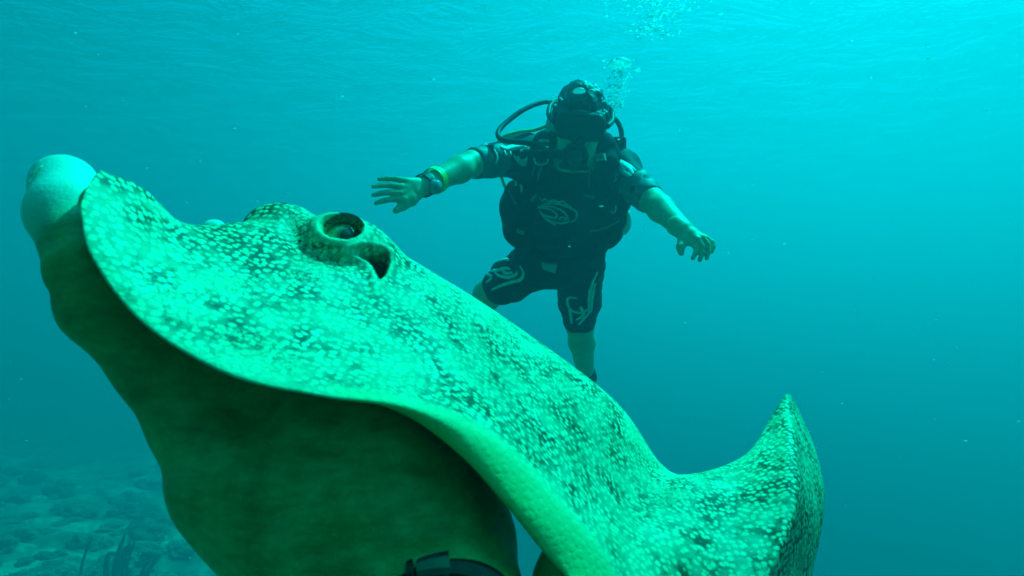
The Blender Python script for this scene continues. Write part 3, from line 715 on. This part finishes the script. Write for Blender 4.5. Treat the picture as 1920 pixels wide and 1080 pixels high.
# ---- buoyancy vest
vs = empty('buoyancy_vest', BELLY)
def lobe(sg):
    A = [P(1020, 262, 2.02), P(1012, 300, 2.02), P(990, 345, 2.06), P(973, 390, 2.12), P(975, 430, 2.20), P(1002, 462, 2.28)] if sg < 0 else [P(1132, 262, 2.02), P(1140, 300, 2.02), P(1146, 345, 2.06), P(1146, 390, 2.12), P(1138, 430, 2.20), P(1116, 462, 2.29)]
    rr = [.030, .038, .048, .056, .055, .044]
    def fn(p):
        d = chain(p, list(zip(A, rr)), .03)
        d = smin(d, chain(p, [(A[3] + BK * .05, .06), (A[4] + BK * .08, .062), (A[5] + BK * .05, .06)], .03), .04)
        q = p @ NA(AX); return d + .0035 * np.sin(q * 70 + np.sin(p[:, 0] * 45) * 1.2) + .002 * np.sin(p[:, 0] * 90 + q * 40)
    lo = np.min([NA(a) for a in A], 0) - .16; hi = np.max([NA(a) for a in A], 0) + .18
    V, F = nets(fn, lo, hi, .0065, 1); return fast_mesh('air_lobe', V - NA(vs.location), F, NYLON, vs)
lobes = [lobe(-1), lobe(1)]
def belt(p):
    d = np.abs(torso(p, .016)) - .010; q = (p - NA(BELLY)) @ NA(AX)
    return smax(d, np.abs(q + .055) - .055, .008)
V_, F_ = nets(belt, NA(BELLY) - .34, NA(BELLY) + .34, .0085, 1); bl_ = fast_mesh('waist_band', V_ - NA(vs.location), F_, NYLON, vs)
def collar(p):
    d = None
    for sx in (-1, 1):
        e = chain(p, [(hp(sx * .100, -.06, -.075), .024), (hp(sx * .108, .0, -.115), .032), (hp(sx * .095, .06, -.165), .030)], .02); d = e if d is None else np.minimum(d, e)
    return smin(d, chain(p, [(hp(-.100, -.06, -.07), .028), (hp(0, -.15, -.06), .05), (hp(.100, -.06, -.07), .028)], .02), .02)
V_, F_ = nets(collar, NA(HC) - .30, NA(HC) + .24, .0075, 1); cl_ = fast_mesh('collar', V_ - NA(vs.location), F_, NYLON, vs)
nets_part('back_plate', lambda p: rbox(p, CHEST.lerp(PELV, .45) + BK * .13, (.14, .022, .24), .02, [CR, BK, AX]), CHEST.lerp(PELV, .45) + BK * .13, .32, .009, NYLON, vs)
bpy.context.view_layer.update()
VB = bvh_of(*lobes, bl_, cl_, suit_ob)
def patch(name, pts, mat, th=.008):
    """small plastic fitting whose outline sits on the vest"""
    hs = []
    for x, y in pts:
        h = VB.ray_cast(Vector((0, 0, 0)), P(x, y, 1).normalized(), 6)
        if h[0] is None: return
        hs.append(h[0])
    c = sum(hs, Vector()) / len(hs); n = (hs[1] - hs[0]).cross(hs[2] - hs[0]).normalized()
    if n.dot(c) > 0: n = -n
    k = len(hs); V = [q - n * .006 - vs.location for q in hs] + [q + n * th - vs.location for q in hs] + [c.lerp(q, .8) + n * (th + .002) - vs.location for q in hs]
    F = [(i, (i + 1) % k, k + (i + 1) % k, k + i) for i in range(k)] + [(k + i, k + (i + 1) % k, 2 * k + (i + 1) % k, 2 * k + i) for i in range(k)] + [tuple(range(2 * k, 3 * k))]
    return mesh_obj(name, V, F, mat, vs, False)
def loop(name, pts, r, mat, closed=False):
    hs = []
    for x, y in pts:
        h = VB.ray_cast(Vector((0, 0, 0)), P(x, y, 1).normalized(), 6)
        if h[0] is not None: hs.append(h[0] + h[1] * .004 - vs.location)
    if len(hs) > 2: return tube(name, hs, r, mat, vs, 8, 6 * len(hs))
DUL = simple('dull_plastic', (.16, .19, .17), .5, .2, 60, .05)
patch('buckle', [(1118, 290), (1136, 288), (1139, 301), (1121, 303)], GREYP)
patch('buckle', [(1008, 278), (1029, 278), (1028, 285), (1012, 284)], GREYP)
patch('buckle', [(1010, 262), (1030, 262), (1031, 267), (1012, 267)], GREYP)
patch('buckle', [(970, 427), (984, 432), (981, 439), (968, 434)], DUL)
patch('buckle', [(1095, 362), (1112, 367), (1110, 372), (1094, 367)], DUL)
patch('buckle', [(995, 373), (1007, 361), (1009, 366), (999, 379)], DUL)
patch('strap_tab', [(1016, 491), (1045, 494), (1042, 510), (1018, 502)], simple('pale_tab', (.30, .36, .30), .6, .1, 60, 0))
loop('ring', [(1003, 297), (1006, 307), (1014, 310), (1024, 307), (1027, 300)], .0032, GREYP)
loop('ring', [(1146, 393), (1148, 398), (1153, 395), (1154, 385)], .0032, STEEL)
loop('ring', [(966, 338), (970, 342), (969, 348)], .004, STEEL)
loop('ring', [(976, 346), (979, 352), (979, 359)], .004, GREYP)
loop('cord', [(1004, 312), (1002, 322), (1000, 328)], .003, DUL); loop('cord', [(1016, 312), (1012, 328), (1009, 338)], .003, DUL)
loop('cord', [(1107, 318), (1104, 335), (1102, 352)], .003, DUL); loop('cord', [(955, 357), (962, 370), (968, 384)], .003, DUL)
loop('waist_strap', [(1105, 432), (1125, 428), (1145, 420), (1160, 412)], .004, DUL)
nets_part('shoulder_pocket', lambda p: rbox(p, P(1158, 282, 2.06), (.026, .03, .042), .01, [CR, CF, CU]), P(1158, 282, 2.06), .08, .005, NYLON, vs)
tag(vs, "black buoyancy vest with small pale buckles and rings on the diver's chest", 'vest')
# pale gauge bag hanging at the side
gb = nets(lambda p: smin(ell(p, P(1176, 411, 2.16), (.016, .02, .036)), ell(p, P(1171, 428, 2.16), (.013, .016, .024)), .02), NA(P(1174, 415, 2.16)) - .08, NA(P(1174, 415, 2.16)) + .08, .004)
tag(fast_mesh('gauge_pouch', *gb, simple('pale_pouch', (.75, .75, .6), .6, .1, 30, .1)), "small bright pouch poking out at the side of the diver's vest", 'pouch')
# watch and paper wristband
def band_obj(name, c, axis, r, hw, mat, parent):
    s = axis.orthogonal().normalized(); t = axis.cross(s); V, F = [], []; n = 40
    for k in range(n):
        a = 2 * math.pi * k / n; u = s * math.cos(a) + t * math.sin(a)
        for rr, h_ in ((r - .003, -hw), (r, -hw), (r, hw), (r - .003, hw)): V.append(u * rr + axis * h_)
    for k in range(n):
        for q in range(4): F.append((k * 4 + q, k * 4 + (q + 1) % 4, ((k + 1) % n) * 4 + (q + 1) % 4, ((k + 1) % n) * 4 + q))
    o = mesh_obj(name, V, F, mat, parent, False)
    if parent is None: o.location = c
    return o
axl = (WRL - ELL).normalized(); wc = ELL.lerp(WRL, 1.0)
wt = empty('wrist_watch', wc); band_obj('watch_strap', wc, axl, .0335, .010, BLACK, wt)
dv = (-wc.normalized() * .8 - CU * .25 + CR * .35); dv = (dv - axl * dv.dot(axl)).normalized(); s_ = axl.cross(dv)
wf = tube('watch_case', [dv * .028, dv * .045], [.020, .018], simple('watch_case', (.35, .38, .36), .3, .1, 60, 0), wt, 20, 6)
wt2 = tube('watch_face', [dv * .0445, dv * .0465], [.0155, .0155], simple('watch_dial', (.25, .32, .28), .2, .1, 60, 0), wt, 20, 4)
tag(wt, "round watch on a dark strap at the diver's wrist below the yellow band", 'watch')
bc = ELL.lerp(WRL, .80); wb = band_obj('wristband', bc, axl, .0385, .011, simple('yellow_band', (.85, .85, .10), .5, .1, 60, 0), None)
tag(wb, "bright yellow paper wristband round the diver's forearm", 'wristband')
# fins on the trailing feet
for A, K in ((ANL, KNL), (ANR, KNR)):
    t = (A - K).normalized(); fwd = (t * .75 + CF * .5 - CU * .2).normalized(); f0 = empty('swim_fin', A)
    wd = fwd.cross(CU).normalized(); nn = wd.cross(fwd)
    nets_part('foot_pocket', lambda p: smin(ell(p, A + fwd * .10, (.055, .15, .045), [wd, fwd, nn]), cone(p, A - t * .02, A + fwd * .03, .050, .055), .03), A + fwd * .1, .2, .009, BLACK, f0)
    nets_part('blade', lambda p: rbox(p, A + fwd * .45, (.095, .25, .008), .007, [wd, fwd, nn]), A + fwd * .45, .30, .009, BLACK, f0)
    tag(f0, "black swim fin on the diver's foot trailing behind the " + ("bent side leg" if A is ANL else "straight hanging leg"), 'swim fin', "the diver's fins")

def adopt(parent, child):
    a = next(o for o in parent.children if o.name.split('.')[0] == child[0]); b = next(o for o in parent.children if o.name.split('.')[0] == child[1]); b.parent = a
adopt(mk, ('frame', 'lens')); adopt(rg, ('second_stage', 'purge_cover')); adopt(rg, ('second_stage', 'exhaust_tee')); adopt(tk, ('valve', 'valve_knob')); adopt(wt, ('watch_case', 'watch_face'))
# ------------------------------------------------------------------ bubbles, drifting specks and the reef
def icos(sub):
    bm = bmesh.new(); bmesh.ops.create_icosphere(bm, subdivisions=sub, radius=1); bm.verts.ensure_lookup_table()
    V = np.array([v.co[:] for v in bm.verts]); F = np.array([[v.index for v in f.verts] for f in bm.faces]); bm.free(); return V, F
IV1, IF1 = icos(2); IF1 = IF1[IV1[IF1][:, :, 2].mean(1) > -.25]     # rising bubbles are caps, open below
IV1 = IV1.copy(); IV3, IF3 = icos(4)
def bubble_mat():
    M = Mat('air_bubble'); M.n.remove(M.b)
    fr = M.new('ShaderNodeFresnel'); fr.inputs['IOR'].default_value = .76
    tr = M.new('ShaderNodeBsdfTransparent'); g = M.new('ShaderNodeBsdfGlossy'); g.inputs['Roughness'].default_value = .42
    d0 = M.new('ShaderNodeBsdfDiffuse'); d0.inputs['Color'].default_value = (.95, .95, .92, 1); t0 = M.new('ShaderNodeBsdfTranslucent'); t0.inputs['Color'].default_value = (.95, .95, .92, 1)
    d = M.new('ShaderNodeMixShader'); d.inputs[0].default_value = .75; M.l.new(d0.outputs[0], d.inputs[1]); M.l.new(t0.outputs[0], d.inputs[2])
    m0 = M.new('ShaderNodeMixShader'); m0.inputs[0].default_value = .88; M.l.new(g.outputs[0], m0.inputs[1]); M.l.new(d.outputs[0], m0.inputs[2])
    mx = M.new('ShaderNodeMixShader'); fc = M.math('MINIMUM', M.math('ADD', fr.outputs[0], .75), 1.0)
    M.l.new(fc, mx.inputs[0]); M.l.new(tr.outputs[0], mx.inputs[1]); M.l.new(m0.outputs[0], mx.inputs[2]); M.l.new(mx.outputs[0], M.out.inputs['Surface'])
    return M.m
BUB = bubble_mat()
def swarm(name, items, mat, label, iv=IV1, fi=IF1):
    V = np.concatenate([iv * NA(s) + NA(c) for c, s in items]); F = np.concatenate([fi + i * len(iv) for i in range(len(items))])
    o = fast_mesh(name, V, F, mat); tag(o, label, None, None, 'stuff'); return o
it = []
for _ in range(260):
    t = rng.random(); x = 1152 + 10 * t + rng.gauss(0, 10 + 4 * t); y = 205 - 95 * t; r = .0017 + .0042 * rng.random() ** 2
    it.append((P(x, y, 2.0 + rng.gauss(0, .04)), (r * 1.25, r * 1.1, r * .9)))
for cx, cy, n, sp in ((1043, 184, 16, 6), (1128, 212, 22, 6), (1131, 190, 12, 7), (1085, 176, 6, 7)):
    for _ in range(n):
        r = .0018 + .0025 * rng.random(); it.append((P(rng.gauss(cx, sp), rng.gauss(cy, sp * .7), 1.80 + rng.random() * .03), (r, r, r)))
swarm('bubble_stream', it, BUB, "small silver bubbles streaming up beside the diver's head")
it = []
for _ in range(330):
    t = rng.random(); x = 1225 + rng.gauss(0, 26 + 26 * t); y = 75 - 110 * t ** .8; r = .003 + .007 * rng.random() ** 2.5
    it.append((P(x, y, 2.6 + rng.gauss(0, .12)), (r * 1.3, r * 1.2, r * .8)))
swarm('bubble_cloud', it, BUB, 'loose cloud of older bubbles nearing the surface above the diver')
def dome(name, c, r, label):
    V = IV3.copy(); V[:, 2] = np.where(V[:, 2] < 0, V[:, 2] * .25, V[:, 2]); V = V * NA(r)
    V += .08 * r[0] * np.sin(V[:, [1]] / r[0] * 3 + V[:, [0]] / r[0] * 2)
    o = fast_mesh(name, V, IF3, BUB); o.location = c; tag(o, label, 'bubble', 'large air bubbles')
dome('air_bubble', P(1162, 122, 2.0), (.036, .030, .024), 'large cap-shaped air bubble leading the stream of small bubbles')
dome('air_bubble', P(1086, 172, 1.79), (.018, .016, .012), "shiny bubble clinging to the diver's dark hair")
dome('air_bubble', P(1195, 132, 2.0), (.011, .010, .006), 'flat lone bubble drifting beside the large cap bubble')
it = []
for _ in range(120):
    x, y = rng.uniform(-100, 2020), rng.uniform(40, 1080); d = rng.uniform(.9, 4.0); r = rng.uniform(.0010, .0030) * d ** .5
    it.append((P(x, y, d), (r * rng.uniform(.8, 2), r, r * .8)))
swarm('drifting_specks', it, BUB, 'tiny pale specks drifting in the open water')
# reef
def on_ground(px, py):
    d = P(px, py, 1).normalized(); t = 2.0
    while t < 60:
        q = d * t
        if q.z < ground(q.x, q.y): return q
        t += .1
    return None
REEF = Mat('coral_rock'); co = REEF.coord(); n1 = REEF.noise(6, 6, .65, co); n2 = REEF.noise(22, 4, .6, co)
rr_ = REEF.ramp(REEF.math('ADD', n1.outputs[0], REEF.math('MULTIPLY', REEF.math('SUBTRACT', n2.outputs[0], .5), .6)), [(.38, (.10, .11, .06)), (.52, (.24, .23, .14)), (.66, (.50, .48, .34))])
REEF.l.new(rr_.outputs[0], REEF.b.inputs['Base Color']); REEF.b.inputs['Roughness'].default_value = .95; REEF.bump(n2.outputs[0], .9, .05)
shapes = []
for k in range(5):
    V = IV3.copy(); out = []
    for v in V:
        q = Vector(v); d = 1 + .45 * mnoise.fractal(q * 1.3 + Vector((k * 7, 0, 0)), 1, 2, 4) + .12 * mnoise.fractal(q * 5 + Vector((0, k * 5, 0)), 1, 2, 3)
        out.append((q.x * d, q.y * d, max(-.35, q.z * d * .75)))
    me = bpy.data.meshes.new('coral_lump'); me.from_pydata(out, [], IF3.tolist()); me.polygons.foreach_set('use_smooth', [True] * len(me.polygons)); me.materials.append(REEF.m); shapes.append(me)
spots = [(rng.uniform(-60, 520), 850 + 250 * rng.random() ** .8) for _ in range(90)]
for i, (x, y) in enumerate(spots):
    g = on_ground(x, y)
    if g is None: continue
    o = bpy.data.objects.new('coral_lump', shapes[i % 5]); COL.objects.link(o); s = rng.uniform(.07, .27) * (1 + .03 * g.length)
    fl = rng.uniform(.45, 1.1); o.location = g; o.scale = (s, s, s * fl); o.rotation_euler = (0, 0, rng.uniform(0, 6.28))
    kd = ('low flat' if fl < .65 else 'rounded' if fl < .88 else 'tall knobbly'); sz = 'small' if s < .2 else 'broad'
    tag(o, f'{sz} {kd} coral lump on the dim sloping sea bed', 'coral', f'{sz} {kd} coral lumps')
whip_m = simple('sea_whip', (.03, .035, .02), .9, .3, 30, .2)
for i, (x, y, h, lb) in enumerate(((150, 1092, .75, 'tall dark sea whip leaning right beside pale sand'), (212, 1100, .9, 'thick dark sea rod standing by the thin leaning whip'), (232, 1095, .75, 'dark sea rod close beside the thicker one'), (262, 1100, .5, 'short dark sea rod at the end of the row of rods'))):
    g = on_ground(x, y)
    if g is None: continue
    root = bpy.data.objects.new('sea_rod', None); COL.objects.link(root); root.location = g - Vector((0, 0, .05))
    for k in range(1 if i == 0 else 3):
        a = rng.uniform(0, 6.28); b = .10 * k
        tube('stalk', [(0, 0, 0), (b * math.cos(a), b * math.sin(a), h * .35), (b * 1.3 * math.cos(a) + .05, b * 1.3 * math.sin(a), h * .7), (b * 1.4 * math.cos(a) + .13, b * math.sin(a), h * (1 - .15 * k))], [.035, .045, .04, .02] if i else [.02, .022, .02, .012], whip_m, root, 8, 16)
    tag(root, lb, 'sea rod', 'dark sea rods on the sea bed')
